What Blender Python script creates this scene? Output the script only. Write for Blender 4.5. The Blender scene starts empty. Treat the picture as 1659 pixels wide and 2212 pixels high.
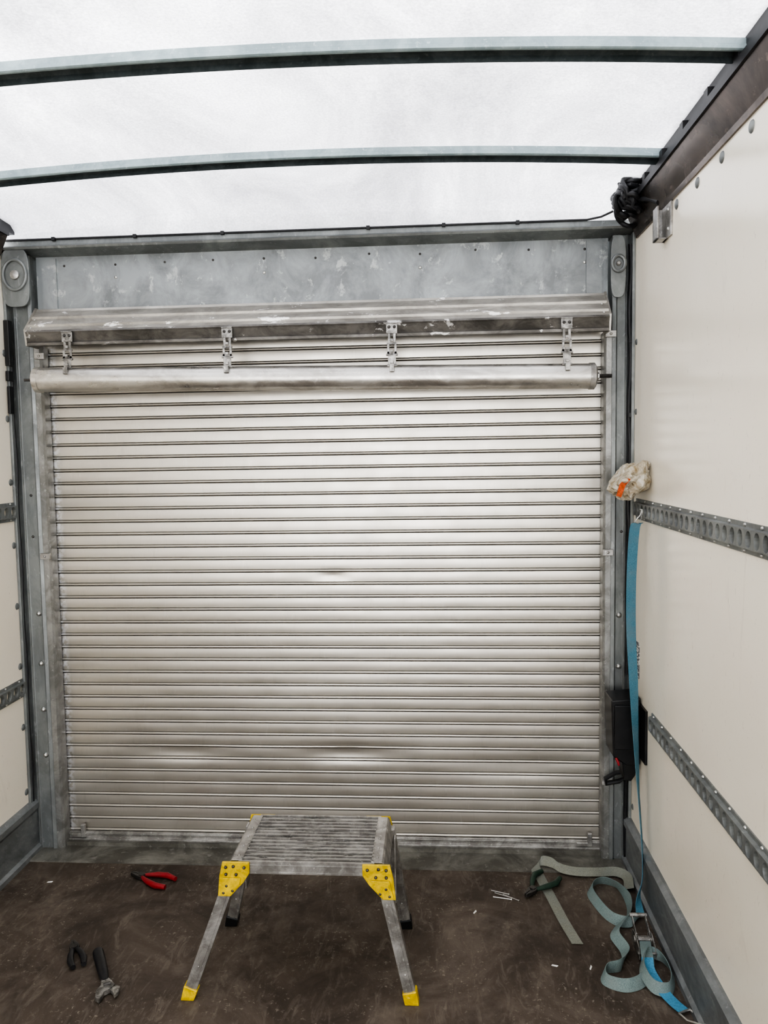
import bpy, math, random, bmesh
from mathutils import Vector, Matrix
import mathutils.noise as mn
random.seed(7)
scene=bpy.context.scene
COL=scene.collection
scene.view_settings.view_transform='AgX'
scene.view_settings.look='AgX - High Contrast'
scene.view_settings.exposure=0.0

# ------------------------------------------------------------ materials
def newmat(name):
    m=bpy.data.materials.new(name); m.use_nodes=True
    nt=m.node_tree; b=nt.nodes["Principled BSDF"]
    return m,nt,b
def N(nt,t,**kw):
    n=nt.nodes.new(t)
    for k,v in kw.items():
        if k in n.inputs.keys(): n.inputs[k].default_value=v
        else: setattr(n,k,v)
    return n
def coords(nt,scale=(1,1,1)):
    tc=N(nt,"ShaderNodeNewGeometry"); mp=N(nt,"ShaderNodeMapping"); mp.inputs["Scale"].default_value=scale
    nt.links.new(tc.outputs["Position"],mp.inputs[0]); return mp.outputs[0]
def ramp(nt,fac,stops):
    r=N(nt,"ShaderNodeValToRGB"); els=r.color_ramp.elements
    while len(els)<len(stops): els.new(0.5)
    for e,(p,c) in zip(els,stops):
        e.position=p; e.color=(c[0],c[1],c[2],1) if hasattr(c,'__len__') else (c,c,c,1)
    nt.links.new(fac,r.inputs[0]); return r.outputs[0]
def noise(nt,vec,scale,detail=4,rough=0.55,dist=0.0):
    n=N(nt,"ShaderNodeTexNoise",Scale=scale,Detail=detail,Roughness=rough,Distortion=dist)
    nt.links.new(vec,n.inputs["Vector"]); return n.outputs["Fac"]
def mixc(nt,fac,a,b,mode='MIX'):
    m=N(nt,"ShaderNodeMix",data_type='RGBA',blend_type=mode)
    for s,v in ((0,fac),(6,a),(7,b)):
        if hasattr(v,'links'): nt.links.new(v,m.inputs[s])
        else: m.inputs[s].default_value=v if s==0 else (v[0],v[1],v[2],1)
    return m.outputs[2]
def mul(nt,a,b):
    k=N(nt,"ShaderNodeMath",operation='MULTIPLY')
    for i,v in enumerate((a,b)):
        if hasattr(v,'links'): nt.links.new(v,k.inputs[i])
        else: k.inputs[i].default_value=v
    return k.outputs[0]
def simple(name,c,rough=0.5,metal=0.0,var=0.0,scale=30,bump=0.0):
    m,nt,b=newmat(name)
    b.inputs["Roughness"].default_value=rough; b.inputs["Metallic"].default_value=metal
    v=coords(nt); f=noise(nt,v,scale)
    lo=[max(0,x*(1-var)) for x in c]; hi=[min(1,x*(1+var)) for x in c]
    nt.links.new(ramp(nt,f,[(0.3,lo),(0.7,hi)]),b.inputs["Base Color"])
    if bump:
        bp=N(nt,"ShaderNodeBump",Strength=bump,Distance=0.002); nt.links.new(f,bp.inputs["Height"]); nt.links.new(bp.outputs[0],b.inputs["Normal"])
    return m
def stained(name,base,dark,light,rough=0.4,metal=0.6,s1=6,s2=40,vs=(1,1,1),lo=0.42,hi=0.62,lamt=0.5,l0=0.60,l1=0.66):
    m,nt,b=newmat(name); v=coords(nt,vs)
    a=ramp(nt,noise(nt,v,s1,8,0.7,0.6),[(lo,0.0),(hi,1.0)])
    c=mixc(nt,a,dark,base)
    d=ramp(nt,noise(nt,v,s2,6,0.7,0.3),[(l0,0.0),(l1,lamt)])
    c=mixc(nt,d,c,light)
    nt.links.new(c,b.inputs["Base Color"])
    b.inputs["Metallic"].default_value=metal
    r=ramp(nt,noise(nt,v,s2*0.5,3),[(0.3,rough-0.08),(0.7,rough+0.12)])
    nt.links.new(r,b.inputs["Roughness"])
    return m

M_galv=stained("galvanised_steel",(0.27,0.285,0.28),(0.18,0.19,0.19),(0.40,0.42,0.42),0.48,0.5,7,45,(1,1,0.5))
M_header=stained("stained_galvanised_plate",(0.33,0.35,0.355),(0.20,0.21,0.215),(0.58,0.59,0.58),0.45,0.4,6,18,(1,1,0.8),0.38,0.60,0.55,0.58,0.64)
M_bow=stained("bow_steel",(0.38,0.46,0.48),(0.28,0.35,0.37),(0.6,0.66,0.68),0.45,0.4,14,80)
M_bowshade=stained("bow_inner_shade",(0.10,0.12,0.13),(0.06,0.075,0.08),(0.16,0.18,0.19),0.5,0.4,14,80)  # steel colour darkened to paint in the shade inside the open channel
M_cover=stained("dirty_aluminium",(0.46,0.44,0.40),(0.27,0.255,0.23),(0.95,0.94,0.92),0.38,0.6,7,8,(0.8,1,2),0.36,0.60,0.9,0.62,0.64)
M_coverdark=stained("dark_stained_aluminium",(0.20,0.19,0.175),(0.085,0.08,0.073),(0.8,0.79,0.77),0.42,0.55,8,11,(1,1,1.5),0.40,0.62,0.8,0.62,0.65)  # darker tone than the upper panel, with pale stains
M_tube=stained("barrel_aluminium",(0.64,0.62,0.58),(0.42,0.40,0.37),(0.85,0.84,0.82),0.32,0.85,5,25,(1,2,2),0.36,0.55,0.4)
M_alu=stained("aluminium",(0.50,0.49,0.47),(0.27,0.26,0.245),(0.8,0.8,0.78),0.36,0.7,16,60)
M_guide=stained("guide_aluminium",(0.36,0.36,0.35),(0.22,0.22,0.21),(0.6,0.6,0.58),0.4,0.6,10,50)
M_strap=stained("strap_metal",(0.42,0.41,0.39),(0.16,0.155,0.145),(0.75,0.74,0.72),0.36,0.7,40,90)
M_steel=simple("zinc_steel",(0.50,0.50,0.48),0.35,0.9,0.15,80)
M_darksteel=simple("dark_steel",(0.10,0.095,0.09),0.45,0.8,0.25,60)
M_groove=simple("groove_grime_shade",(0.085,0.077,0.068),0.6,0.3,0.3,60)  # dark grime colour that also paints in groove shade between slats
M_black=simple("black_rubber",(0.014,0.014,0.016),0.5,0,0.3,50)
M_blackp=simple("black_plastic",(0.010,0.010,0.011),0.4,0,0.2,50)
M_red=simple("red_grip",(0.26,0.015,0.02),0.45,0,0.15,50)
M_green=simple("dark_green_grip",(0.02,0.045,0.03),0.5,0,0.2,50)
M_yellow=stained("yellow_plastic",(0.78,0.56,0.012),(0.48,0.33,0.01),(0.85,0.65,0.1),0.42,0,20,60)
M_white=simple("white_scrap",(0.75,0.75,0.72),0.6,0,0.05,40)
M_rail=stained("roof_rail_bronze",(0.19,0.155,0.135),(0.08,0.07,0.063),(0.36,0.28,0.24),0.28,0.75,3,20,(1,0.6,1))
M_base=stained("kickboard_grey",(0.27,0.285,0.29),(0.17,0.18,0.185),(0.38,0.39,0.39),0.5,0.4,4,30,(1,1,2))
M_orange=simple("orange_label",(0.50,0.09,0.025),0.45,0,0.5,90)
M_cyan=simple("blue_tag",(0.08,0.27,0.42),0.5,0,0.25,200)

def wallmat(name,c1,c2):
    m,nt,b=newmat(name); v=coords(nt)
    f=noise(nt,v,1.2,5,0.6,0.4)
    c=ramp(nt,f,[(0.3,c1),(0.7,c2)])
    v2=coords(nt,(1,1,0.35))
    d=ramp(nt,noise(nt,v2,7,8,0.75,1.2),[(0.60,0.0),(0.78,0.35)])
    c=mixc(nt,d,c,(0.50,0.44,0.35))
    v3=coords(nt,(3,3,0.8))
    s=ramp(nt,noise(nt,v3,26,2,0.5,3.0),[(0.70,0.0),(0.725,0.4)])
    c=mixc(nt,s,c,(0.38,0.34,0.29))
    nt.links.new(c,b.inputs["Base Color"])
    b.inputs["Roughness"].default_value=0.2
    b.inputs["Specular IOR Level"].default_value=0.55
    w=N(nt,"ShaderNodeBump",Strength=0.06,Distance=0.01); nt.links.new(noise(nt,coords(nt,(1,1,2.5)),5,2),w.inputs["Height"])
    nt.links.new(w.outputs[0],b.inputs["Normal"])
    return m
M_wall=wallmat("cream_wall_panel",(0.86,0.79,0.665),(0.90,0.85,0.735))

def floormat():
    m,nt,b=newmat("worn_plywood_floor"); v=coords(nt)
    c=ramp(nt,noise(nt,v,3.2,9,0.7,0.8),[(0.3,(0.052,0.041,0.032)),(0.5,(0.092,0.073,0.058)),(0.72,(0.165,0.138,0.113))])
    sp=ramp(nt,noise(nt,v,60,4,0.75),[(0.58,0.0),(0.66,0.75)])
    msk=ramp(nt,noise(nt,v,4,3,0.6),[(0.42,0.0),(0.58,1.0)])
    c=mixc(nt,mul(nt,sp,msk),c,(0.30,0.265,0.22))
    st=ramp(nt,noise(nt,coords(nt,(2,0.6,1)),12,6,0.7,1.2),[(0.52,0.0),(0.68,0.6)])
    c=mixc(nt,st,c,(0.20,0.17,0.14))
    dk=ramp(nt,noise(nt,v,2.3,6,0.7,0.6),[(0.50,0.0),(0.62,0.6)])
    c=mixc(nt,dk,c,(0.038,0.03,0.024))
    nt.links.new(c,b.inputs["Base Color"]); b.inputs["Roughness"].default_value=0.65
    b.inputs["Specular IOR Level"].default_value=0.3
    bp=N(nt,"ShaderNodeBump",Strength=0.35,Distance=0.003); nt.links.new(noise(nt,v,90,4),bp.inputs["Height"]); nt.links.new(bp.outputs[0],b.inputs["Normal"])
    return m
M_floor=floormat()

def roofmat():
    m,nt,b=newmat("translucent_roof_sheet"); nt.nodes.remove(b)
    out=[n for n in nt.nodes if n.type=='OUTPUT_MATERIAL'][0]
    v=coords(nt); v2=coords(nt,(1,0.5,1))
    c=ramp(nt,noise(nt,v2,1.8,9,0.68,0.6),[(0.32,(0.31,0.31,0.325)),(0.5,(0.47,0.47,0.485)),(0.68,(0.72,0.72,0.73))])
    s=ramp(nt,noise(nt,v,130,3,0.7),[(0.35,(0.70,0.70,0.71)),(0.65,(1,1,1))])
    c=mixc(nt,1.0,c,s,'MULTIPLY')
    sc=ramp(nt,noise(nt,coords(nt,(2,2,1)),24,3,0.5,2.5),[(0.68,0.0),(0.71,0.45)])
    c=mixc(nt,sc,c,(0.24,0.24,0.25))
    t=N(nt,"ShaderNodeBsdfTranslucent"); d=N(nt,"ShaderNodeBsdfDiffuse"); mx=N(nt,"ShaderNodeMixShader")
    nt.links.new(c,t.inputs[0]); d.inputs[0].default_value=(0.8,0.8,0.8,1); mx.inputs[0].default_value=0.3
    nt.links.new(t.outputs[0],mx.inputs[1]); nt.links.new(d.outputs[0],mx.inputs[2]); nt.links.new(mx.outputs[0],out.inputs[0])
    return m
M_roof=roofmat()

def slatmat():
    m,nt,b=newmat("shutter_aluminium"); v=coords(nt,(0.5,1,1.6))
    c=ramp(nt,noise(nt,v,2.2,6,0.6,0.3),[(0.3,(0.49,0.46,0.41)),(0.7,(0.60,0.57,0.515))])
    d=ramp(nt,noise(nt,coords(nt,(9,1,2.2)),6,7,0.8,0.5),[(0.54,0.0),(0.78,0.28)])
    c=mixc(nt,d,c,(0.30,0.28,0.25))
    lt=ramp(nt,noise(nt,coords(nt,(7,1,1.2)),9,6,0.75,0.4),[(0.60,0.0),(0.72,0.3)])
    c=mixc(nt,lt,c,(0.80,0.78,0.75))
    s=ramp(nt,noise(nt,coords(nt,(1.5,1,1.5)),32,4,0.7,0.4),[(0.74,0.0),(0.80,0.35)])
    c=mixc(nt,s,c,(0.20,0.18,0.16))
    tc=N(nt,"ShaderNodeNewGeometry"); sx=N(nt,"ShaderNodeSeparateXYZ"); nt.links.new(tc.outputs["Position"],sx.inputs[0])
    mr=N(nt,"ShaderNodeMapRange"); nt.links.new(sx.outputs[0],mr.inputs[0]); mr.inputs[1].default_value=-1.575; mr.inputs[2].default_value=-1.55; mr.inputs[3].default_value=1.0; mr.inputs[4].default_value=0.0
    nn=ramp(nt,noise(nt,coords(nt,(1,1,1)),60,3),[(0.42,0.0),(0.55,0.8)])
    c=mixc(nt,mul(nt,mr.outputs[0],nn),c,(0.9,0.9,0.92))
    nt.links.new(c,b.inputs["Base Color"]); b.inputs["Metallic"].default_value=0.80
    r=ramp(nt,noise(nt,coords(nt,(1,1,1)),9,3,0.6),[(0.3,0.31),(0.7,0.40)])
    nt.links.new(r,b.inputs["Roughness"])
    return m
M_slat=slatmat()

def webmat(name,c1,c2,dirt=(0.20,0.22,0.21)):
    m,nt,b=newmat(name); v=coords(nt)
    w=noise(nt,v,350,2); c=ramp(nt,w,[(0.35,c1),(0.65,c2)])
    d=ramp(nt,noise(nt,v,14,4,0.6),[(0.45,0.0),(0.7,0.45)]); c=mixc(nt,d,c,dirt)
    nt.links.new(c,b.inputs["Base Color"]); b.inputs["Roughness"].default_value=0.8
    bp=N(nt,"ShaderNodeBump",Strength=0.4,Distance=0.001); nt.links.new(w,bp.inputs["Height"]); nt.links.new(bp.outputs[0],b.inputs["Normal"])
    return m
M_blue=webmat("blue_webbing",(0.05,0.145,0.20),(0.085,0.21,0.275),(0.14,0.19,0.21))
M_teal=webmat("faded_teal_webbing",(0.14,0.19,0.19),(0.21,0.275,0.265))
M_greyweb=webmat("grey_webbing",(0.17,0.175,0.145),(0.25,0.255,0.215))

def treadmat():
    m,nt,b=newmat("worn_tread"); v=coords(nt)
    a=ramp(nt,noise(nt,coords(nt,(0.55,4.5,1)),22,5,0.75,0.2),[(0.43,0.0),(0.48,1.0)])
    c=mixc(nt,a,(0.05,0.047,0.043),(0.46,0.445,0.42)); nt.links.new(c,b.inputs["Base Color"])
    b.inputs["Roughness"].default_value=0.5; b.inputs["Metallic"].default_value=0.45
    return m
M_tread=treadmat()
def bagmat():
    m,nt,b=newmat("clear_plastic_bag")
    b.inputs["Roughness"].default_value=0.22
    b.inputs["Transmission Weight"].default_value=0.25; b.inputs["IOR"].default_value=1.3
    v=coords(nt); f=noise(nt,v,22,4,0.6,1.0)
    nt.links.new(ramp(nt,f,[(0.35,(0.42,0.33,0.20)),(0.55,(0.72,0.66,0.54)),(0.7,(0.86,0.82,0.74))]),b.inputs["Base Color"])
    bp=N(nt,"ShaderNodeBump",Strength=1.0,Distance=0.02); nt.links.new(noise(nt,v,16,4,0.6,1.5),bp.inputs["Height"]); nt.links.new(bp.outputs[0],b.inputs["Normal"])
    return m
M_bag=bagmat()
def stickermat():
    m,nt,b=newmat("printed_sticker"); v=coords(nt,(1,60,140))
    f=N(nt,"ShaderNodeTexVoronoi",Scale=1.0); nt.links.new(v,f.inputs["Vector"])
    nt.links.new(ramp(nt,f.outputs["Distance"],[(0.42,(0.75,0.74,0.70)),(0.5,(0.10,0.10,0.12))]),b.inputs["Base Color"])
    return m
M_sticker=stickermat()

# ------------------------------------------------------------ mesh builder
class MB:
    def __init__(s): s.v=[];s.f=[];s.m=[]
    def add(s,vs,fs,mi=0):
        o=len(s.v); s.v+= [Vector(x) for x in vs]; s.f+=[tuple(i+o for i in f) for f in fs]
        s.m+= list(mi) if hasattr(mi,'__len__') else [mi]*len(fs); return s
    def box(s,x0,x1,y0,y1,z0,z1,mi=0):
        vs=[(x,y,z) for x in (x0,x1) for y in (y0,y1) for z in (z0,z1)]
        return s.add(vs,[(0,1,3,2),(4,6,7,5),(0,4,5,1),(2,3,7,6),(0,2,6,4),(1,5,7,3)],mi)
    def prism(s,prof,axis,a,b,mi=0):
        def mk(p,t):
            q=list(p); q.insert(axis,t); return tuple(q)
        n=len(prof)
        vs=[mk(p,a) for p in prof]+[mk(p,b) for p in prof]
        fs=[tuple(range(n))[::-1],tuple(range(n,2*n))]+[(i,(i+1)%n,n+(i+1)%n,n+i) for i in range(n)]
        return s.add(vs,fs,mi)
    def tube(s,pts,r,seg=12,mi=0,closed=False):
        pts=[Vector(p) for p in pts]; n=len(pts)
        rs=r if hasattr(r,'__len__') else [r]*n
        up=None; vs=[];fs=[]
        for i,p in enumerate(pts):
            if closed: t=(pts[(i+1)%n]-pts[i-1]).normalized()
            else: t=(pts[min(i+1,n-1)]-pts[max(i-1,0)]).normalized()
            if up is None:
                up=Vector((0,0,1)) if abs(t.z)<0.9 else Vector((1,0,0))
            a=(up-t*up.dot(t)).normalized(); up=a; b=t.cross(a)
            for k in range(seg):
                an=2*math.pi*k/seg; vs.append(p+(a*math.cos(an)+b*math.sin(an))*rs[i])
        for i in range(n if closed else n-1):
            j=(i+1)%n
            for k in range(seg):
                fs.append((i*seg+k,i*seg+(k+1)%seg,j*seg+(k+1)%seg,j*seg+k))
        if not closed:
            fs.append(tuple(range(seg))[::-1]); fs.append(tuple(range((n-1)*seg,n*seg)))
        return s.add(vs,fs,mi)
    def cyl(s,p0,p1,r,seg=20,mi=0): return s.tube([p0,p1],r,seg,mi)
    def dome(s,c,n,r,h,seg=14,mi=0):
        c=Vector(c);n=Vector(n).normalized(); pts=[];rs=[]
        for k in range(4):
            a=k/3*math.pi/2*0.92; pts.append(c+n*h*math.sin(a)); rs.append(r*math.cos(a))
        return s.tube(pts,rs,seg,mi)
    def ribbon(s,pts,wv,w,th=0.0018,mi=0,sub=8):
        P=[Vector(p) for p in pts]; W=[Vector(x).normalized() for x in wv]
        def cr(a,b,c,d,t): return 0.5*((2*b)+(c-a)*t+(2*a-5*b+4*c-d)*t*t+(-a+3*b-3*c+d)*t**3)
        PP=[];WW=[]; n=len(P)
        for i in range(n-1):
            for k in range(sub):
                t=k/sub
                PP.append(cr(P[max(i-1,0)],P[i],P[i+1],P[min(i+2,n-1)],t)); WW.append((W[i].lerp(W[i+1],t)).normalized())
        PP.append(P[-1]);WW.append(W[-1])
        vs=[];fs=[];m=len(PP)
        for i in range(m):
            t=(PP[min(i+1,m-1)]-PP[max(i-1,0)]).normalized(); nn=t.cross(WW[i]).normalized()*th/2; h=WW[i]*w/2
            vs+=[PP[i]-h-nn,PP[i]+h-nn,PP[i]+h+nn,PP[i]-h+nn]
        for i in range(m-1):
            for k in range(4): fs.append((i*4+k,i*4+(k+1)%4,i*4+4+(k+1)%4,i*4+4+k))
        fs.append((3,2,1,0)); fs.append(tuple(range((m-1)*4,m*4)))
        return s.add(vs,fs,mi)
    def obj(s,name,mats,parent=None,origin=None,M=None,bevel=0.0,smooth=False,label=None,cat=None,kind=None,group=None):
        if M is not None: s.v=[M@v for v in s.v]
        if origin is None:
            xs=[v.x for v in s.v];ys=[v.y for v in s.v];zs=[v.z for v in s.v]
            origin=Vector(((min(xs)+max(xs))/2,(min(ys)+max(ys))/2,min(zs)))
        origin=Vector(origin)
        me=bpy.data.meshes.new(name); me.from_pydata([v-origin for v in s.v],[],s.f)
        if not hasattr(mats,'__len__'): mats=[mats]
        for m in mats: me.materials.append(m)
        me.polygons.foreach_set("material_index",s.m)
        me.validate(); me.update()
        bm=bmesh.new(); bm.from_mesh(me); bmesh.ops.recalc_face_normals(bm,faces=bm.faces); bm.to_mesh(me); bm.free()
        if smooth: me.polygons.foreach_set("use_smooth",[True]*len(me.polygons)); me.update()
        o=bpy.data.objects.new(name,me); COL.objects.link(o)
        if parent is not None:
            o.parent=parent; o.location=origin-WL[parent.name]
        else: o.location=origin
        WL[o.name]=origin
        if bevel:
            b=o.modifiers.new("bevel",'BEVEL'); b.width=bevel; b.segments=2; b.limit_method='ANGLE'
        if smooth:
            e=o.modifiers.new("es",'EDGE_SPLIT'); e.split_angle=math.radians(40)
        if label: o["label"]=label
        if cat: o["category"]=cat
        if kind: o["kind"]=kind
        if group: o["group"]=group
        return o
WL={}
def empty(name,loc,label,cat,group=None):
    o=bpy.data.objects.new(name,None); o.empty_display_size=0.05; COL.objects.link(o); o.location=loc; WL[o.name]=Vector(loc)
    o["label"]=label; o["category"]=cat
    if group: o["group"]=group
    return o
def S(b,name,mats,label,**kw):
    return b.obj(name,mats,kind="structure",label=label,cat=kw.pop('cat',name.split('_')[0]),**kw)

XL,XR,YD=-1.71,0.757,3.05
YB=-3.2
# ------------------------------------------------------------ shell (unseen bulkhead left out at YB to let daylight onto the shutter)
S(MB().box(XL-0.03,XR+0.03,YB,3.20,-0.04,0.0),"floor",M_floor,"worn dark brown plywood load bed floor")
wl=S(MB().box(XL-0.03,XL,YB,3.20,0,2.47),"wall_left",M_wall,"glossy cream laminate side wall panel")
wr=S(MB().box(XR,XR+0.03,YB,3.20,0,2.47),"wall_right",M_wall,"glossy cream laminate side wall panel")
for z in (2.07,1.81,1.555,1.30,1.05,0.80,0.545,0.27):
    MB().dome((XL,2.99,z),(1,0,0),0.014,0.005).obj("rivet",M_galv,parent=wl,smooth=True)
    MB().dome((XR,2.98,z-0.02),(-1,0,0),0.012,0.005).obj("rivet",M_galv,parent=wr,smooth=True)
for k in range(8):
    MB().dome((XR,2.51-0.19*k,2.405),(-1,0,0),0.016,0.006).obj("rivet",M_galv,parent=wr,smooth=True)
    MB().dome((XL,2.51-0.19*k,2.405),(1,0,0),0.016,0.006).obj("rivet",M_galv,parent=wl,smooth=True)

def arch(x): return 2.60-0.03*(x+0.4765)**2
b=MB(); nx=24
ys=[YB,-1,0,1,2,2.8,3.02,3.06,3.09,3.10]; dz=[0,0,0,0,0,0,-0.012,-0.04,-0.09,-0.12]
vs=[];fs=[]
for j,y in enumerate(ys):
    for i in range(nx+1):
        x=XL-0.02+(XR-XL+0.04)*i/nx
        z=arch(x)+0.031+dz[j]
        if j==len(ys)-1: z=2.50
        vs.append((x,y,z))
for j in range(len(ys)-1):
    for i in range(nx):
        a=j*(nx+1)+i; fs.append((a,a+1,a+nx+2,a+nx+1))
b.add(vs,fs); S(b,"ceiling",M_roof,"milky translucent roof sheet lit by daylight",smooth=False)

def railprof(sg,X): return [(X,2.43),(X-sg*0.006,2.43),(X-sg*0.010,2.445),(X-sg*0.045,2.525),(X-sg*0.045,2.545),(X,2.545)]
for nm,X,sg in (("trim_1",XR,1),("trim_2",XL,-1)):
    b=MB(); b.prism(railprof(sg,X),1,YB,2.98,0); b.prism([(X,2.545),(X-sg*0.035,2.545),(X-sg*0.035,2.60),(X,2.60)],1,YB,3.05,1)
    for k in range(30):
        xa,xb=sorted((X-sg*0.050,X-sg*0.03)); b.box(xa,xb,2.9-0.2*k,2.93-0.2*k,2.54,2.572,1)
    xa,xb=sorted((X-sg*0.052,X-sg*0.044)); b.box(xa,xb,YB,2.98,2.522,2.545,1)
    S(b,nm,[M_rail,M_black],"bronze-grey roof side rail with black seal",cat="trim")

for nm,X,sg,h in (("baseboard_left",XL,-1,0.22),("baseboard_right",XR,1,0.195)):
    p=[(X,0),(X-sg*0.030,0),(X-sg*0.030,0.02),(X-sg*0.018,0.03),(X-sg*0.018,h-0.05),(X-sg*0.026,h-0.035),(X-sg*0.026,h-0.012),(X-sg*0.010,h),(X,h)]
    S(MB().prism(p,1,YB,3.04),nm,M_base,"grey metal kickboard along the wall foot",cat="baseboard")

def post(nm,xo,xi,lab):
    b=MB(); sg=1 if xi>xo else -1
    prof=[(xo,3.05),(xo+sg*0.025,3.032),(xo+sg*0.03,3.040),(xi-sg*0.02,3.040),(xi-sg*0.015,3.030),(xi,3.036),(xi,3.17),(xo,3.17)]
    b.prism(prof,2,0,2.46)
    b.box(min(xo,xo+sg*0.012),max(xo,xo+sg*0.012),3.0,3.06,0,2.46)
    return S(b,nm,M_galv,lab,cat="trim",bevel=0.002)
pl=post("trim_3",XL,-1.612,"galvanised steel rear door post")
pr=post("trim_4",XR,0.678,"galvanised steel rear door post")
for z in (1.01,0.80,0.605,0.41):
    MB().dome((-1.645,3.040,z),(0,-1,0),0.012,0.012,8).obj("bolt",M_steel,parent=pl)
for z in (1.0,0.795,0.60,0.36): MB().dome((0.712,3.040,z),(0,-1,0),0.012,0.012,8).obj("bolt",M_steel,parent=pr)
for z in (1.5,1.33): MB().dome((-1.655,3.040,z),(0,-1,0),0.006,0.005,8).obj("bolt",M_darksteel,parent=pl)
for z in (1.5,1.33): MB().dome((0.72,3.040,z),(0,-1,0),0.006,0.005,8).obj("bolt",M_darksteel,parent=pr)

b=MB(); b.box(-1.60,0.668,3.065,3.08,2.20,2.47); b.box(XL,XR,3.17,3.19,0,2.55)
for x in (-1.545,0.615): b.box(x-0.03,x+0.03,3.058,3.066,2.22,2.45)
b.box(-1.50,0.57,3.055,3.066,2.232,2.245)
wre=S(b,"wall_rear",M_header,"stained galvanised header plate above the shutter",cat="wall")
for k in range(11):
    x=-1.48+0.205*k+random.uniform(-.01,.01)
    MB().dome((x,3.065,2.425+random.uniform(-.006,.006)),(0,-1,0),0.005,0.004,8).obj("rivet",M_darksteel,parent=wre)
    if k%3==1: MB().dome((x,3.065,2.37),(0,-1,0),0.007,0.004,8).obj("rivet",M_steel,parent=wre)
b=MB(); b.prism([(3.10,2.455),(3.075,2.455),(3.045,2.462),(2.99,2.472),(2.985,2.480),(3.005,2.484),(3.025,2.495),(3.025,2.513),(3.10,2.515)],0,XL,XR)
S(b,"trim_5",M_galv,"galvanised header beam under the roof edge",cat="trim")
b=MB(); b.box(-1.70,0.74,2.935,3.12,0.0,0.006); b.box(-1.60,0.66,3.06,3.12,0.006,0.022)
S(b,"trim_6",stained("sill_steel",(0.22,0.215,0.19),(0.10,0.095,0.08),(0.33,0.32,0.30),0.55,0.2,6,30),"dirty steel threshold plate under the shutter",cat="trim")

# ------------------------------------------------------------ shutter door
D=empty("door_1",(-0.47,3.10,0.02),"closed silver aluminium roller shutter door","door"); D["kind"]="structure"
pitch=0.053; Y0=3.10; zb=0.061
prof=[];pm=[]
def pp(y,z,g): prof.append((y,z)); pm.append(g)
for k in range(41):
    z=zb+k*pitch
    pp(Y0+0.009,z-0.0075,1); pp(Y0+0.009,z-0.0050,1); pp(Y0+0.001,z-0.0048,0)
    for a in range(1,7):
        an=math.pi*a/6; pp(Y0+0.001-0.0060*math.sin(an),z-0.0002-0.0046*math.cos(an),0)
    pm[-1]=1
    pp(Y0+0.003,z+0.0055,0)
    for a in range(6):
        t=a/5; pp(Y0+0.0012-0.0010*math.sin(math.pi*t),z+0.0070+0.0382*t,0)
    pm[-1]=1
xs=[-1.618]+[-1.6+ (2.255)*i/120 for i in range(121)]+[0.672]
vs=[];fs=[];fm=[];n=len(prof)
DENTS=((-0.43,1.15,0.06,0.006,0.020),(-1.08,0.405,0.18,0.008,0.030),(-0.38,0.405,0.18,0.009,0.030),(0.33,0.36,0.2,0.004,0.04))
for i,x in enumerate(xs):
    for (y,z) in prof:
        dent=0.0
        for (dx,dzz,dr,dd,dh) in DENTS:
            dent+=dd*math.exp(-((x-dx)/dr)**2-((z-dzz)/dh)**2)
        dent+=0.0012*mn.noise(Vector((x*1.3,0,z*3)))+0.0005*mn.noise(Vector((x*6,4,z*14)))
        vs.append((x,y+dent,z))
for i in range(len(xs)-1):
    for j in range(n-1): fs.append((i*n+j,(i+1)*n+j,(i+1)*n+j+1,i*n+j+1)); fm.append(pm[j])
MB().add(vs,fs,fm).obj("shutter_curtain",[M_slat,M_groove],parent=D,smooth=True)
b=MB(); b.box(-1.60,0.655,3.085,3.105,0.022,0.056); b.box(-1.60,0.655,3.075,3.11,0.022,0.030); b.box(-1.60,0.655,3.08,3.085,0.046,0.052)
b.obj("bottom_bar",M_alu,parent=D,bevel=0.001)
for x in (-1.54,0.59):
    b=MB(); b.box(x-0.032,x+0.032,3.076,3.090,0.035,0.050); b.box(x+0.012,x+0.030,3.074,3.090,0.035,0.09)
    b.obj("bar_bracket",M_alu,parent=D,bevel=0.002)
MB().prism([(-1.612,3.036),(-1.590,3.036),(-1.582,3.045),(-1.582,3.092),(-1.59,3.092),(-1.59,3.112),(-1.582,3.112),(-1.582,3.13),(-1.612,3.13)],2,0.0,2.10).obj("guide_rail",M_guide,parent=D)
MB().prism([(0.678,3.036),(0.658,3.036),(0.650,3.045),(0.650,3.092),(0.658,3.092),(0.658,3.112),(0.650,3.112),(0.650,3.13),(0.678,3.13)],2,0.0,2.10).obj("guide_rail",M_guide,parent=D)
for (x,z) in ((-1.60,1.25),(0.665,1.25),(0.668,0.33),(-1.585,2.06),(0.672,2.09)):
    b=MB(); b.box(x-0.02,x+0.02,3.022,3.036,z-0.012,z+0.012); b.dome((x,3.022,z),(0,-1,0),0.006,0.005,8); b.obj("guide_clip",M_alu,parent=D,bevel=0.001)

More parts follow.
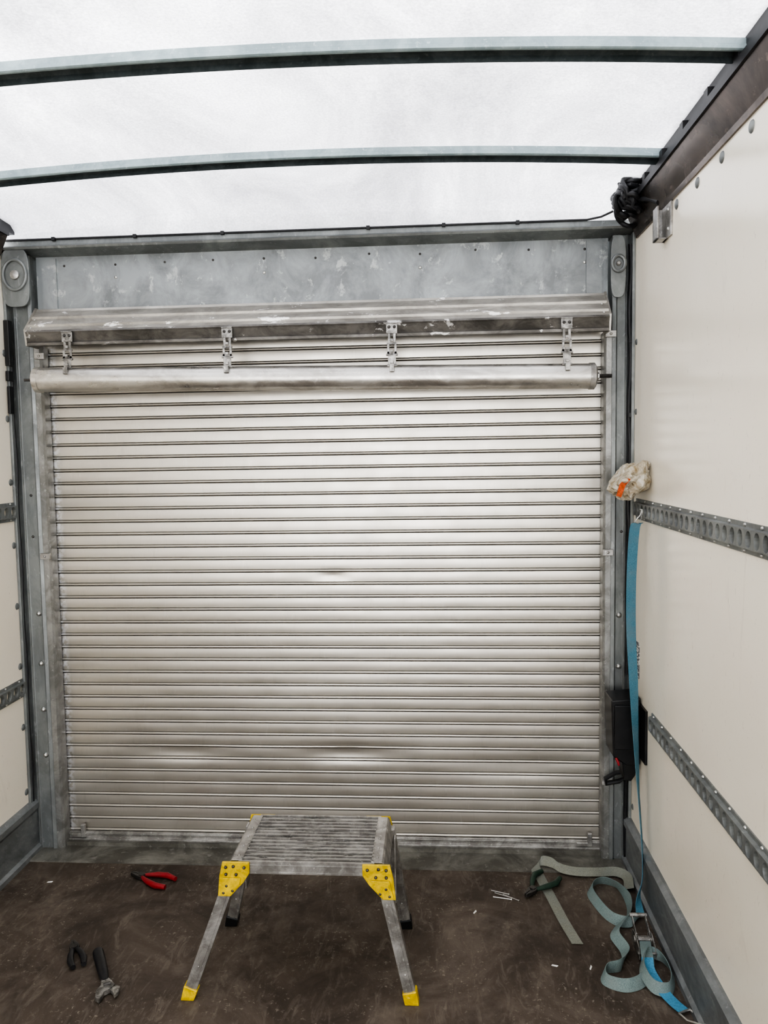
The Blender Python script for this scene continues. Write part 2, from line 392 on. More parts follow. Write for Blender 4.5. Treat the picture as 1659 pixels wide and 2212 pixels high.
# ------------------------------------------------------------ cover
C=empty("shutter_cover",(-0.47,2.98,2.09),"angled dirty aluminium roller housing cover spanning above the shutter","shutter cover")
up=[(3.05,2.248),(3.035,2.246),(3.03,2.236),(3.000,2.208),(2.996,2.214),(2.990,2.208),(2.992,2.199),(2.965,2.172),(2.961,2.178),(2.955,2.172),(2.957,2.163),(2.940,2.148),(2.944,2.144),(3.05,2.235)]
MB().prism(up,0,-1.590,0.648).obj("upper_panel",M_cover,parent=C)
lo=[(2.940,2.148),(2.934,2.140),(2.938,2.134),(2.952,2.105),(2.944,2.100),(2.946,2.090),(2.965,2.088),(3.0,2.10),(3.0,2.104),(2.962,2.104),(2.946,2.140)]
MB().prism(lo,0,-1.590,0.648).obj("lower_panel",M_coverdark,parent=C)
for xa,xb in ((-1.597,-1.590),(0.648,0.655)):
    b=MB(); b.prism([(3.05,2.25),(3.03,2.25),(2.937,2.150),(2.948,2.09),(3.05,2.09)],0,xa,xb); b.obj("end_plate",M_cover,parent=C)
for x in (-1.575,0.63):
    for (y,z) in ((2.985,2.194),(2.95,2.157)): MB().dome((x,y-0.001,z+0.001),(0,-0.7,0.7),0.005,0.004,8).obj("screw",M_steel,parent=C)

# ------------------------------------------------------------ barrel
zl,zr=1.957,1.924
def zt(x): return zl+(zr-zl)*(x+1.55)/2.14
T=empty("roller_barrel",(-0.48,2.95,1.89),"long silver aluminium shutter barrel tube hanging before the curtain","roller tube")
R=0.047
b=MB(); b.tube([(-1.545,2.95,zt(-1.545)),(0.59,2.95,zt(0.59))],R,40)
b.tube([(-1.56,2.95,zt(-1.56)),(-1.54,2.95,zt(-1.54))],R+0.003,40)
b.obj("barrel_tube",M_tube,parent=T,smooth=True)
b=MB(); b.tube([(0.575,2.95,zt(.575)),(0.594,2.95,zt(.594)),(0.600,2.95,zt(.6))],[R+0.003,R+0.003,R-0.006],32)
b.cyl((0.600,2.95,zt(0.6)),(0.612,2.95,zt(0.61)),0.014,6); b.obj("end_cap",M_alu,parent=T,smooth=True)
MB().tube([(-1.61,2.95,zt(-1.61)),(-1.555,2.95,zt(-1.555))],0.0055,10).obj("shaft",M_darksteel,parent=T)
pts=[(0.600+0.0018*i,2.95,zt(.62)) for i in range(34)]
MB().tube(pts,[0.0085 if i%2 else 0.0066 for i in range(34)],10).obj("threaded_shaft",M_darksteel,parent=T)

for hx in (-1.42,-0.79,-0.16,0.49):
    H=empty("locking_strap",(hx,2.95,1.98),"jointed metal locking strap linking housing cover to barrel","locking strap","shutter locking straps")
    b=MB(); b.box(hx-0.021,hx+0.021,2.928,2.933,2.098,2.138); b.box(hx-0.021,hx+0.021,2.922,2.933,2.134,2.138)
    b.obj("mount_plate",M_strap,parent=H,bevel=0.001)
    for dx in (-0.010,0.010):
        MB().dome((hx+dx,2.928,2.122),(0,-1,0),0.006,0.005,10).obj("bolt",M_darksteel,parent=H)
    zbot=zt(hx)+0.040
    z=2.098; w=[0.030,0.036,0.030]; nL=3; L=(z-zbot)/nL
    for k in range(nL):
        b=MB(); ww=w[k]/2; z1=z-L*k; z0=z1-L
        y=2.931-0.003*k
        if k==0: b.box(hx-ww,hx-ww*0.35,y-0.003,y,z0,z1); b.box(hx+ww*0.35,hx+ww,y-0.003,y,z0,z1)
        elif k==1:
            b.box(hx-ww,hx-ww*0.5,y-0.003,y,z0+0.003,z1); b.box(hx+ww*0.5,hx+ww,y-0.003,y,z0+0.003,z1); b.box(hx-ww,hx+ww,y-0.003,y,z0+0.003,z0+0.014)
        else: b.box(hx-ww,hx+ww,y-0.003,y,z0+0.003,z1)
        b.cyl((hx-ww-0.004,y-0.002,z0+0.002),(hx+ww+0.004,y-0.002,z0+0.002),0.0045,10)
        b.box(hx-0.006,hx+0.006,y-0.012,y,z0+0.010,z0+0.020)
        b.obj("strap_link",M_strap,parent=H,bevel=0.0008)
    b=MB(); b.box(hx-0.009,hx+0.009,2.900,2.928,zbot-0.022,zbot+0.004); b.obj("strap_foot",M_strap,parent=H,bevel=0.001)

def bearing(cx,cz,w,h,lab):
    B=empty("bearing_plate",(cx,3.0,cz-h),lab,"bearing plate","barrel bearing plates")
    prof=[]
    for k in range(28):
        a=2*math.pi*k/28; ca,sa=math.cos(a),math.sin(a)
        prof.append((cx+w*math.copysign(abs(ca)**0.55,ca),cz+h*math.copysign(abs(sa)**0.55,sa)))
    b=MB()
    b.prism(prof,1,2.995,3.005); b.obj("plate",M_galv,parent=B,bevel=0.002)
    r=w*0.82
    ring=[(cx+r*math.cos(2*math.pi*k/28),2.992,cz+0.01+r*1.25*math.sin(2*math.pi*k/28)) for k in range(28)]
    MB().tube(ring,0.007,8,closed=True).obj("ring",M_galv,parent=B,smooth=True)
    b=MB(); b.tube([(cx,2.995,cz+0.01),(cx,2.988,cz+0.01),(cx,2.984,cz+0.01)],[r*0.42,r*0.38,r*0.2],20); b.obj("hub",M_alu,parent=B,smooth=True)
    MB().box(cx-w*0.6,cx+w*0.6,3.004,3.05,cz-h*0.6,cz+h*0.8).obj("bracket",M_galv,parent=B)
    return B
bearing(-1.652,2.365,0.057,0.115,"grey galvanised bearing plate with round hub beside the header")
bearing(0.692,2.335,0.028,0.115,"narrow grey galvanised bearing plate beside the header")

# ------------------------------------------------------------ roof bows
for Yb in (1.89,2.53,1.25):
    n=30; vs=[];fs=[];fm=[]
    pr=[(0.004,0.0),(0,0.003),(0,0.012),(0.002,0.014),(0.002,0.027),(0.062,0.027),(0.062,-0.002),(0.059,-0.002),(0.059,0.012),(0.040,0.024),(0.012,0.024),(0.010,0.0)]
    m=len(pr)
    for i in range(n+1):
        x=XL+0.03+(XR-XL-0.06)*i/n
        for (dy,dzv) in pr: vs.append((x,Yb+dy,arch(x)+dzv))
    for i in range(n):
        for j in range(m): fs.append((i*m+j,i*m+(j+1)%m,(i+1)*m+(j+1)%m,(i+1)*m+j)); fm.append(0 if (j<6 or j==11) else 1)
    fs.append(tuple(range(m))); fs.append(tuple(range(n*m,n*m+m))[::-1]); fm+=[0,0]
    MB().add(vs,fs,fm).obj("roof_bow",[M_bow,M_bowshade],label="arched pale galvanised roof bow under the translucent roof",cat="roof bow",group="roof bows")

# ------------------------------------------------------------ cargo tracks
def track(X,sg,ya,yb,z0,z1,lab):
    T=empty("cargo_track",(X,(ya+yb)/2,z0),lab,"lashing rail","lashing rails on the walls")
    b=MB(); fl=0.014; off=0.015
    xf=X-sg*off; xw=X-sg*0.001
    zc=(z0+z1)/2; hz=(z1-z0)/2-fl
    p=0.05; n=int((ya-yb)/p)
    for k in range(n):
        yc=ya-p*(k+0.5); hy=p/2
        rect=[]
        for sd in range(4):
            for t in range(4):
                u=-1+t*0.5
                rect.append([( u,-1),(1,u),(-u,1),(-1,-u)][sd])
        vs=[]
        for i,(a,c) in enumerate(rect): vs.append((xf,yc+a*hy,zc+c*hz))
        for i in range(16):
            an=math.radians(225+22.5*i); vs.append((xf,yc+0.0165*math.cos(an),zc+(hz-0.003)*math.sin(an)))
        for i in range(16):
            an=math.radians(225+22.5*i); vs.append((xw,yc+0.0155*math.cos(an),zc+(hz-0.004)*math.sin(an)))
        fs=[(i,(i+1)%16,16+(i+1)%16,16+i) for i in range(16)]+[(16+i,16+(i+1)%16,32+(i+1)%16,32+i) for i in range(16)]
        b.add(vs,fs)
    ye=ya-n*p
    def sheet(pa,pb): b.add([(pa[0],ya,pa[1]),(pb[0],ya,pb[1]),(pb[0],ye,pb[1]),(pa[0],ye,pa[1])],[(0,1,2,3)])
    xs_=X-sg*0.004
    sheet((xf,z1-fl),(xs_,z1-fl+0.003)); sheet((xs_,z1-fl+0.003),(xs_,z1)); sheet((xs_,z1),(X,z1))
    sheet((xf,z0+fl),(xs_,z0+fl-0.003)); sheet((xs_,z0+fl-0.003),(xs_,z0)); sheet((xs_,z0),(X,z0))
    b.add([(X,ya,z0+fl),(xf,ya,z0+fl),(xf,ya,z1-fl),(X,ya,z1-fl)],[(0,1,2,3)])
    b.obj("rail_channel",M_galv,parent=T)
    b=MB(); k=0; y=ya-0.03
    while y>ye and k<30:
        for z in (z0+0.006,z1-0.006): b.dome((xs_,y,z),(-sg,0,0),0.005,0.005,8)
        y-=0.1;k+=1
    o=b.obj("rail_rivets",M_steel,parent=T); o["kind"]="stuff"
    return T
track(XR,1,2.955,-0.5,1.388,1.464,"perforated galvanised lashing rail, waist-high on the cream wall")
track(XR,1,2.72,-0.5,0.640,0.716,"perforated galvanised lashing rail low on the cream wall")
track(XL,-1,3.0,-0.5,1.398,1.474,"perforated galvanised lashing rail end beside the door post")
track(XL,-1,3.0,-0.5,0.672,0.748,"perforated galvanised lashing rail end low on the wall")

# ------------------------------------------------------------ cables
K=empty("edge_cable",(-0.4,3.02,2.51),"black cable clipped along the header beam under the roof","cable")
pts=[(-1.70+i*0.0485,3.021,2.516) for i in range(48)]+[(0.63,3.01,2.522),(0.67,2.99,2.535)]
MB().tube(pts,0.0042,8).obj("cable_run",M_black,parent=K,smooth=True)
for x in (-1.50,-1.17,-0.82,-0.25,0.04,0.32):
    MB().box(x-0.007,x+0.007,3.012,3.025,2.508,2.522).obj("cable_clip",M_blackp,parent=K,bevel=0.001)
K=empty("corner_cable",(0.745,3.02,0.80),"black conduit running down the wall corner beside the post","cable")
pts=[(0.742+0.003*math.sin(i*0.9),3.018,2.42-i*0.05) for i in range(34)]
MB().tube(pts,0.0085,10).obj("conduit",M_black,parent=K,smooth=True)
for z in (2.06,1.78,1.5,1.2): MB().box(0.735,0.752,3.005,3.022,z-0.008,z+0.008).obj("cable_clip",M_blackp,parent=K)
pts=[(0.725,2.965,0.40),(0.69,2.985,0.385),(0.655,3.0,0.355),(0.66,3.01,0.33),(0.71,3.01,0.34),(0.738,3.015,0.355),(0.74,3.018,0.30),(0.738,3.02,0.2),(0.742,3.02,0.02)]
MB().tube(pts,0.009,10).obj("looped_cable",M_black,smooth=True,label="looped black cable below the control box running to floor",cat="cable")
K=empty("corner_cable",(-1.70,3.02,0.05),"thin black cable running down the wall corner beside the post","cable")
pts=[(-1.699+0.002*math.sin(i*0.9),3.02,2.15-i*0.06) for i in range(35)]
MB().tube(pts,0.005,8).obj("conduit",M_black,parent=K,smooth=True)
b=MB(); b.box(-1.708,-1.688,2.99,3.02,2.02,2.20); b.box(-1.706,-1.692,2.985,3.02,1.96,2.0); b.box(-1.706,-1.695,2.99,3.02,1.83,1.94); b.obj("junction",M_blackp,parent=K,bevel=0.002)

b=MB(); random.seed(3)
for k in range(15):
    cx,cy,cz=0.700+random.uniform(-0.02,0.02),2.86+random.uniform(-0.07,0.07),2.530+random.uniform(-0.025,0.025)
    r=random.uniform(0.030,0.058); ax=Vector((random.uniform(-.6,.6),-1,random.uniform(-.8,.8))).normalized()
    a=ax.orthogonal().normalized(); c=ax.cross(a)
    pts=[Vector((cx,cy,cz))+a*r*math.cos(2*math.pi*i/22)*0.8+c*r*math.sin(2*math.pi*i/22)+ax*0.01*math.sin(i) for i in range(22)]
    pts=[Vector((min(p.x,0.748),p.y,p.z)) for p in pts]
    b.tube(pts,0.009,8,closed=True)
b.tube([(0.70,2.84,2.51),(0.715,2.78,2.51),(0.735,2.72,2.49),(0.744,2.66,2.46)],0.009,8)
b.tube([(0.66,2.88,2.55),(0.665,2.86,2.575),(0.655,2.84,2.585)],0.005,8)
b.obj("cable_bundle",M_black,smooth=True,label="tangled bundle of black cables tied at the roof corner",cat="cable bundle")
B=empty("wall_bracket",(0.74,2.62,2.33),"pale aluminium angle bracket screwed high on the cream wall","bracket")
b=MB(); b.box(0.722,XR,2.645,2.650,2.325,2.430); b.box(0.750,XR,2.55,2.65,2.325,2.430); b.box(0.722,XR,2.60,2.65,2.325,2.330); b.box(0.722,0.728,2.60,2.65,2.325,2.43); b.obj("angle_plate",M_alu,parent=B,bevel=0.001)
for z in (2.35,2.41): MB().dome((0.750,2.575,z),(-1,0,0),0.006,0.004,8).obj("screw",M_steel,parent=B)

# ------------------------------------------------------------ control box
B=empty("control_box",(0.70,2.93,0.46),"black plastic control box with red connector beside the post","control box")
b=MB(); b.prism([(0.644,0.715),(0.752,0.725),(0.752,0.47),(0.70,0.465),(0.652,0.50)],1,2.855,2.98); b.obj("housing",M_blackp,parent=B,bevel=0.005)
b=MB(); b.box(0.655,0.745,2.846,2.856,0.53,0.700); b.obj("front_cover",M_blackp,parent=B,bevel=0.004)
b=MB(); b.tube([(0.662,2.855,0.497),(0.668,2.85,0.485),(0.672,2.85,0.470)],[0.005,0.005,0.004],12); b.obj("red_connector",M_red,parent=B,smooth=True)
b=MB(); b.prism([(0.69,0.47),(0.745,0.47),(0.742,0.42),(0.725,0.395),(0.70,0.40)],1,2.88,2.96); b.obj("cable_gland",M_blackp,parent=B,bevel=0.004)
MB().box(0.748,XR,2.78,2.96,0.5,0.7).obj("mounting_pad",M_blackp,parent=B)

MB().box(XR-0.0015,XR,2.90,2.965,0.785,0.92).obj("sticker",M_sticker,label="small worn printed information sticker on the cream wall",cat="sticker")

# ------------------------------------------------------------ plastic bag
B=empty("plastic_bag",(0.70,2.85,1.464),"crumpled clear plastic bag with orange print on lashing rail","plastic bag")
def blob(c,r,seed,amp=0.25,nu=40,nv=26):
    vs=[];fs=[]
    for j in range(nv+1):
        ph=math.pi*j/nv
        for i in range(nu):
            th=2*math.pi*i/nu
            d=Vector((math.sin(ph)*math.cos(th),math.sin(ph)*math.sin(th),math.cos(ph)))
            k=1+amp*mn.noise(d*1.8+Vector((seed,0,0)))+amp*0.8*abs(mn.noise(d*4+Vector((0,seed,0))))-amp*0.3*abs(mn.noise(d*9+Vector((0,seed,3))))
            vs.append((c[0]+d.x*r[0]*k,c[1]+d.y*r[1]*k,c[2]+d.z*r[2]*k))
    for j in range(nv):
        for i in range(nu): fs.append((j*nu+i,j*nu+(i+1)%nu,(j+1)*nu+(i+1)%nu,(j+1)*nu+i))
    return vs,fs
vs,fs=blob((0.700,2.83,1.532),(0.062,0.105,0.066),2.3,0.32)
v2=[]
for x,y,z in vs:
    x+=(z-1.53)*0.35
    z+=max(0,(2.85-y))*0.12
    v2.append((min(x,XR-0.002),y,max(z,1.466)))
MB().add(v2,fs).obj("bag_film",M_bag,parent=B,smooth=False)
lb=[(0.636,2.765,1.485),(0.650,2.752,1.480),(0.662,2.738,1.522),(0.644,2.750,1.527),(0.676,2.725,1.545),(0.662,2.735,1.550)]
b=MB(); b.add(lb,[(0,1,2,3),(3,2,4,5)])
b.obj("orange_label",M_orange,parent=B,label="orange printed patch")

# ------------------------------------------------------------ ratchet strap
RS=empty("ratchet_strap",(0.70,2.60,0.0),"blue ratchet lashing strap hooked on rail, coiled on floor","ratchet strap")
X=(1,0,0);Yv=(0,1,0)
pts=[(0.722,2.80,1.385),(0.708,2.795,1.36),(0.700,2.80,1.20),(0.700,2.80,1.0),(0.708,2.79,0.80),(0.715,2.78,0.60),(0.722,2.76,0.40),(0.728,2.73,0.22),(0.722,2.70,0.12),(0.705,2.69,0.05),(0.70,2.64,0.012)]
wv=[X,X,(1,0.15,0),(1,0.2,0),(1,0.35,0),(0.75,0.8,0),(0.4,1,0),(0.35,1,0),(0.35,1,0),(0.6,0.8,0.1),(0.8,0.3,0.2)]
MB().ribbon(pts,wv,0.036).obj("hanging_webbing",M_blue,parent=RS,smooth=True)
zz=0.016
pts=[(0.70,2.64,0.012),(0.655,2.60,zz),(0.60,2.62,zz),(0.565,2.70,0.02),(0.555,2.79,0.02),(0.60,2.85,0.02),(0.655,2.83,0.02),(0.68,2.74,0.02),(0.66,2.64,0.022),(0.61,2.57,0.024),(0.585,2.52,0.02),(0.60,2.44,0.018),(0.57,2.37,0.018),(0.515,2.345,0.02),(0.505,2.295,0.02),(0.56,2.27,0.02),(0.62,2.30,0.02),(0.655,2.37,0.03),(0.662,2.43,0.035)]
wv=[(0.8,0.3,0.2),(0.2,0.8,0.6),(0.3,.3,1),(.5,0,1),(.6,0,1),(0,-.5,1),(-.4,-.2,1),(.5,0,1),(.4,-.3,1),(.7,-.3,.7),(.8,0,.6),(.7,0,.7),(.2,.4,.9),(.4,0,1),(.4,0,1),(0,.4,1),(-.3,.4,.9),(-.8,.3,.4),(-1,.2,0)]
MB().ribbon(pts,wv,0.038).obj("floor_webbing",M_teal,parent=RS,smooth=True)
pts=[(0.662,2.42,0.03),(0.70,2.40,0.03),(0.715,2.33,0.025),(0.69,2.26,0.022),(0.64,2.255,0.03),(0.62,2.31,0.045),(0.64,2.37,0.05),(0.66,2.41,0.045)]
wv=[(0,.4,1),(-.3,.3,1),(-.4,0,1),(0,.5,1),(.2,.4,1),(.4,0,1),(.3,-.2,1),(.3,-.2,1)]
MB().ribbon(pts,wv,0.038).obj("floor_webbing",M_teal,parent=RS,smooth=True)
pts=[(0.665,2.45,0.045),(0.655,2.40,0.052),(0.648,2.36,0.050)]
MB().ribbon(pts,[X,X,X],0.036).obj("tail_webbing",M_teal,parent=RS,smooth=True)
pts=[(0.648,2.36,0.050),(0.645,2.32,0.035),(0.665,2.26,0.018),(0.685,2.215,0.012),(0.705,2.175,0.014)]
MB().ribbon(pts,[X,X,(1,.3,0),(1,.4,0),(1,.5,0)],0.036).obj("tail_webbing",M_cyan,parent=RS,smooth=True)
b=MB()
for s in (-1,1):
    x=0.662+s*0.026
    b.prism([(2.40,0.015),(2.49,0.015),(2.505,0.035),(2.49,0.06),(2.455,0.068),(2.41,0.05)],0,x-0.0015,x+0.0015)
    b.prism([(2.455,0.045),(2.47,0.045),(2.53,0.085),(2.525,0.095),(2.46,0.065)],0,x-s*0.004-0.0015,x-s*0.004+0.0015)
b.cyl((0.632,2.462,0.045),(0.692,2.462,0.045),0.010,14); b.cyl((0.632,2.41,0.03),(0.692,2.41,0.03),0.005,10); b.cyl((0.634,2.525,0.088),(0.690,2.525,0.088),0.007,10)
for s in (-1,1):
    for k in range(12):
        a=2*math.pi*k/12; b.box(0.662+s*0.020-0.001,0.662+s*0.020+0.001,2.462+0.017*math.cos(a)-0.003,2.462+0.017*math.cos(a)+0.003,0.045+0.017*math.sin(a)-0.003,0.045+0.017*math.sin(a)+0.003)
b.obj("ratchet_buckle",M_strap,parent=RS,bevel=0.0006)
def wirehook():
    b=MB(); pts=[(-0.02,0,0),(-0.02,0.03,0),(-0.008,0.055,0.004),(-0.006,0.075,0.012),(-0.004,0.085,0.022),(0,0.078,0.032),(0.004,0.085,0.022),(0.006,0.075,0.012),(0.008,0.055,0.004),(0.02,0.03,0),(0.02,0,0)]
    b.tube(pts,0.0028,8); b.tube([(-0.022,0,0),(0.022,0,0)],0.0035,8); return b
wirehook().obj("claw_hook",M_steel,parent=RS,M=Matrix.Translation((0.705,2.175,0.014))@Matrix.Rotation(math.radians(208),4,'Z'),smooth=True)
wirehook().obj("claw_hook",M_steel,parent=RS,M=Matrix.Translation((0.715,2.80,1.385))@Matrix.Rotation(math.radians(-70),4,'Z')@Matrix.Rotation(math.radians(50),4,'X')@Matrix.Scale(0.6,4),smooth=True)

pts=[(0.455,2.49,0.004),(0.43,2.62,0.003),(0.41,2.75,0.003),(0.388,2.88,0.004),(0.375,2.945,0.012),(0.40,2.975,0.025),(0.44,2.955,0.03),(0.47,2.93,0.022),(0.53,2.915,0.018),(0.62,2.915,0.018),(0.68,2.92,0.018),(0.712,2.88,0.02),(0.70,2.80,0.02)]
wv=[X,X,X,(1,.1,0),(1,.3,.3),(.3,1,.9),(0,.8,1),(0,.9,.6),(0,1,.5),(0,1,.5),(.3,.8,.6),(.9,.2,.5),(1,0,.2)]
MB().ribbon(pts,wv,0.038).obj("webbing_strap",M_greyweb,smooth=True,label="grey-green webbing strap lying loose across the floor by threshold",cat="strap")

# ------------------------------------------------------------ step platform
P=empty("work_platform",(-0.41,2.36,0.0),"folding aluminium work platform with yellow brackets and grooved tread","step platform")
x0,x1,yf,yr,zt0=-0.635,-0.165,2.195,2.49,0.43
b=MB(); nr=13
b.box(x0+0.04,x1-0.04,yf+0.006,yr-0.006,zt0-0.018,zt0-0.004,0)
for k in range(nr):
    y=yf+0.012+(yr-yf-0.024)*(k+0.5)/nr
    b.box(x0+0.035,x1-0.035,y-0.0095,y-0.0055,zt0-0.004,zt0+0.002,1)
    b.box(x0+0.035,x1-0.035,y+0.0015,y+0.0040,zt0-0.004,zt0-0.001,0)
b.obj("tread",[M_tread,M_alu],parent=P)
for xa,sg in ((x0,1),(x1,-1)):
    b=MB(); prof=[(xa-sg*0.010,zt0-0.048),(xa+sg*0.002,zt0-0.004),(xa+sg*0.008,zt0+0.002),(xa+sg*0.040,zt0+0.002),(xa+sg*0.040,zt0-0.048)]
    b.prism(prof,1,yf+0.003,yr-0.003)
    for k in range(5): b.dome((xa+sg*0.024,yf+0.03+0.058*k,zt0+0.002),(0,0,1),0.005,0.003,8)
    b.obj("side_rail",M_alu,parent=P,bevel=0.001)
for yy in (yf,yr):
    b=MB()
    b.box(x0+0.03,x1-0.03,yy-0.004,yy+0.004,zt0-0.036,zt0+0.001); b.box(x0+0.03,x1-0.03,yy-0.006,yy+0.006,zt0-0.036,zt0-0.031); b.box(x0+0.03,x1-0.03,yy-0.006,yy+0.006,zt0-0.012,zt0-0.009)
    b.obj("edge_beam",M_alu,parent=P)
def leg(top,bot,nm):
    top=Vector(top);bot=Vector(bot); d=(bot-top).normalized(); y=Vector((0,1,0)); y=(y-d*y.dot(d)).normalized(); x=d.cross(y)
    def bar(a,bb,wx,wy):
        vs=[]
        for p in (a,bb):
            for sx,sy in ((-1,-1),(1,-1),(1,1),(-1,1)): vs.append(p+x*sx*wx/2+y*sy*wy/2)
        return vs,[(0,1,2,3),(7,6,5,4),(0,4,5,1),(1,5,6,2),(2,6,7,3),(3,7,4,0)]
    b=MB(); vs,fs=bar(top,bot-d*0.025,0.036,0.024); b.add(vs,fs)
    vs,fs=bar(top,bot-d*0.03,0.018,0.028); b.add(vs,fs)
    b.dome(top+d*0.30-y*0.014,-y,0.004,0.003,8)
    b.obj("leg",M_alu,parent=P,bevel=0.001)
    b=MB(); vs,fs=bar(bot-d*0.034,bot,0.044,0.034)
    for i in range(4,8): vs[i].z=0.0
    b.add(vs,fs); b.obj("foot",M_yellow if nm else M_blackp,parent=P,bevel=0.003)
leg((-0.628,2.205,0.385),(-0.770,2.185,0.006),1); leg((-0.172,2.205,0.385),(-0.088,2.195,0.006),1)
leg((-0.632,2.475,0.40),(-0.735,2.555,0.006),0); leg((-0.168,2.475,0.40),(-0.120,2.565,0.006),0)
def bracket(sg,xc,yy,dz=0.0):
    b=MB(); pr=[(-0.652,0.432),(-0.570,0.432),(-0.570,0.398),(-0.590,0.368),(-0.630,0.325),(-0.668,0.325),(-0.662,0.388)]
    pr=[((x+0.652)*sg+xc,z+dz) for x,z in pr]
    b.prism(pr,1,yy-0.003,yy+0.003); b.obj("corner_bracket",M_yellow,parent=P,bevel=0.001)
    b=MB(); pr2=[(-0.650,0.385),(-0.596,0.385),(-0.600,0.362),(-0.630,0.330),(-0.664,0.328)]
    pr2=[((x+0.652)*sg+xc,z+dz) for x,z in pr2]
    fr=yy<2.3
    ys_=yy-0.006 if fr else yy+0.006
    b.prism(pr2,1,ys_-0.002,ys_+0.002); b.obj("corner_bracket",M_yellow,parent=P,bevel=0.001)
    if not fr: return
    for (x,z) in ((-0.641,0.417),(-0.618,0.420),(-0.585,0.417),(-0.641,0.395),(-0.610,0.395),(-0.640,0.360),(-0.622,0.345),(-0.650,0.338)):
        MB().dome(((x+0.652)*sg+xc,yy-0.005,z),(0,-1,0),0.0050,0.006,10).obj("bolt",M_darksteel,parent=P)
bracket(1,-0.652,2.186); bracket(-1,-0.148,2.186); bracket(1,-0.640,2.500,-0.004); bracket(-1,-0.165,2.500,-0.004)
b=MB(); b.box(-0.150,-0.146,2.44,2.50,0.16,0.38); b.obj("brace",M_alu,parent=P)
b=MB(); b.box(-0.652,-0.648,2.44,2.49,0.2,0.38); b.obj("brace",M_alu,parent=P)

# ------------------------------------------------------------ pliers
def pliers(name,loc,ang,gm,label,sc=1.0,opening=0.16,fat=1.0):
    E=empty(name,loc,label,"pliers")
    M=Matrix.Translation(loc)@Matrix.Rotation(ang,4,'Z')@Matrix.Scale(sc,4)
    for s in (1,-1):
        b=MB(); pr=[(-0.012,0.0),(-0.008,s*0.011),(0.004,s*0.013),(0.020,s*0.011),(0.048,s*0.004),(0.050,s*0.0008),(0.02,s*0.0008),(0.012,-s*0.004)]
        pr=[(x,y*fat) for x,y in pr]
        b.prism(pr,2,0.004,0.014*fat); b.obj("jaw",M_darksteel,parent=E,M=M,bevel=0.001)
        o=opening; q=0.010*fat
        pts=[(-0.004,-s*0.006,q),(-0.02,-s*(0.010+0.04*o),q),(-0.05,-s*(0.014+0.12*o),q+0.001),(-0.085,-s*(0.014+0.2*o),q+0.001),(-0.125,-s*(0.010+0.18*o),q)]
        MB().tube(pts,[x*fat for x in (0.005,0.0065,0.0085,0.009,0.007)],12).obj("handle",gm,parent=E,M=M,smooth=True)
    b=MB(); b.tube([(0,0,0.002),(0,0,0.017*fat)],0.009*fat,16); b.obj("pivot",M_darksteel,parent=E,M=M)
pliers("pliers",(-1.165,2.828,0.0),math.radians(160),M_red,"open pliers with red and black grips on floor",1.1,0.10,1.15)
pliers("pliers",(0.345,2.785,0.006),math.radians(232),M_green,"side cutting pliers with dark green grips on floor",1.05,0.15,1.2)
pliers("pincers",(-1.225,2.385,0.0),math.radians(122),M_black,"black-handled pincers lying beside the wrench",0.85,0.05,1.4)

W=empty("adjustable_wrench",(-1.07,2.27,0.0),"adjustable wrench with black grip and worn steel jaws","wrench")
M=Matrix.Translation((-1.030,2.195,0.0))@Matrix.Rotation(math.radians(122),4,'Z')@Matrix.Scale(1.15,4)
b=MB(); b.tube([(0.03,0,0.012),(0.06,0,0.014),(0.13,0,0.015),(0.165,0,0.015),(0.172,0,0.012)],[0.009,0.0135,0.0150,0.0155,0.009],14); b.obj("grip",M_black,parent=W,M=M,smooth=True)
b=MB()
b.prism([(0.035,-0.009),(0.035,0.009),(0.012,0.014),(-0.002,0.028),(-0.028,0.034),(-0.042,0.026),(-0.030,0.016),(-0.018,0.010),(-0.014,-0.004),(-0.002,-0.020),(0.016,-0.016)],2,0.004,0.018)
b.obj("fixed_jaw",M_strap,parent=W,M=M,bevel=0.0015)
b=MB(); b.prism([(-0.004,-0.022),(-0.012,-0.004),(-0.026,-0.010),(-0.044,-0.012),(-0.036,-0.024),(-0.014,-0.032)],2,0.006,0.016); b.obj("moving_jaw",M_strap,parent=W,M=M,bevel=0.0015)
MB().tube([(0.006,-0.010,0.019),(0.006,0.008,0.019)],0.005,12).obj("adjuster_screw",M_darksteel,parent=W,M=M)

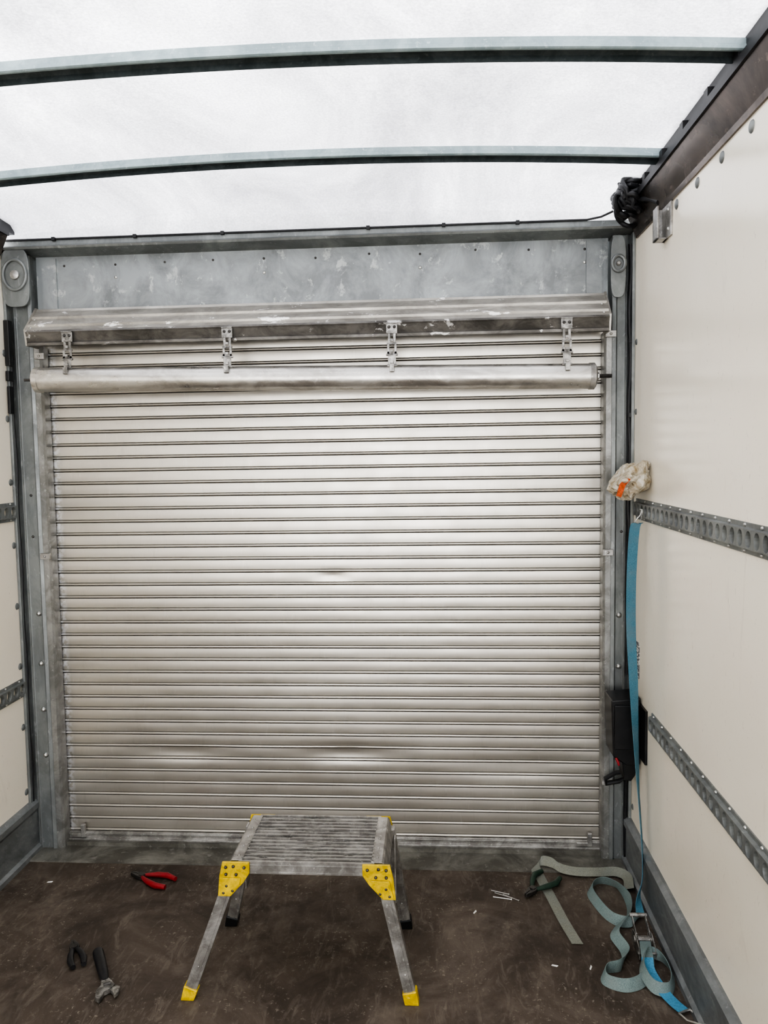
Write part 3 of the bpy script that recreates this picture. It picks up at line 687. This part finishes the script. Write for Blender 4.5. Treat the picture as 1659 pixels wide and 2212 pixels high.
for k,(x,y,a) in enumerate(((0.225,2.785,-20),(0.235,2.765,-28),(0.230,2.748,-12),(0.262,2.752,-35))):
    M=Matrix.Translation((x,y,0.0))@Matrix.Rotation(math.radians(a),4,'Z')
    b=MB(); b.tube([(-0.036,0,0.003),(0.030,0,0.003)],0.0017,8); b.tube([(0.030,0,0.003),(0.033,0,0.003)],0.003,8)
    b.obj("rivet_pin",M_steel,M=M,label="loose shiny rivet pin dropped on the floor",cat="rivet",group="loose rivet pins")
for (x,y,a) in ((0.123,2.66,60),(0.363,2.38,-15),(0.476,2.375,70),(-1.52,2.79,10)):
    M=Matrix.Translation((x,y,0.0))@Matrix.Rotation(math.radians(a),4,'Z')@Matrix.Scale(0.75,4)
    MB().add([(-0.014,-0.002,0.001),(0.010,-0.004,0.001),(0.015,0.002,0.004),(-0.010,0.003,0.003),(-0.014,-0.002,0),(0.010,-0.004,0),(0.015,0.002,0.001),(-0.010,0.003,0.0)],[(0,1,2,3),(7,6,5,4),(0,4,5,1),(1,5,6,2),(2,6,7,3),(3,7,4,0)]).obj("plastic_scrap",M_white,M=M,label="tiny white plastic scrap on the dirty floor",cat="scrap",group="plastic scraps")

# ------------------------------------------------------------ light
w=bpy.data.worlds.new("daylight"); scene.world=w; w.use_nodes=True
bg=w.node_tree.nodes["Background"]; bg.inputs[0].default_value=(0.98,0.985,1.0,1); bg.inputs[1].default_value=6.3

# ------------------------------------------------------------ camera
yaw=math.radians(3.9);p=math.radians(4.2);r=math.radians(0.9)
F=Vector((-math.sin(yaw)*math.cos(p),math.cos(yaw)*math.cos(p),-math.sin(p)))
R0=Vector((math.cos(yaw),math.sin(yaw),0));U0=R0.cross(F)
Rv=R0*math.cos(r)-U0*math.sin(r);Uv=U0*math.cos(r)+R0*math.sin(r)
cam=bpy.data.cameras.new("camera"); co=bpy.data.objects.new("camera",cam); COL.objects.link(co)
m=Matrix((Rv,Uv,-F)).transposed().to_4x4(); m.translation=Vector((0,0,1.64)); co.matrix_world=m
cam.sensor_fit='VERTICAL'; cam.sensor_height=36.0; cam.lens=1660/2212*36.0; cam.clip_start=0.02
scene.camera=co
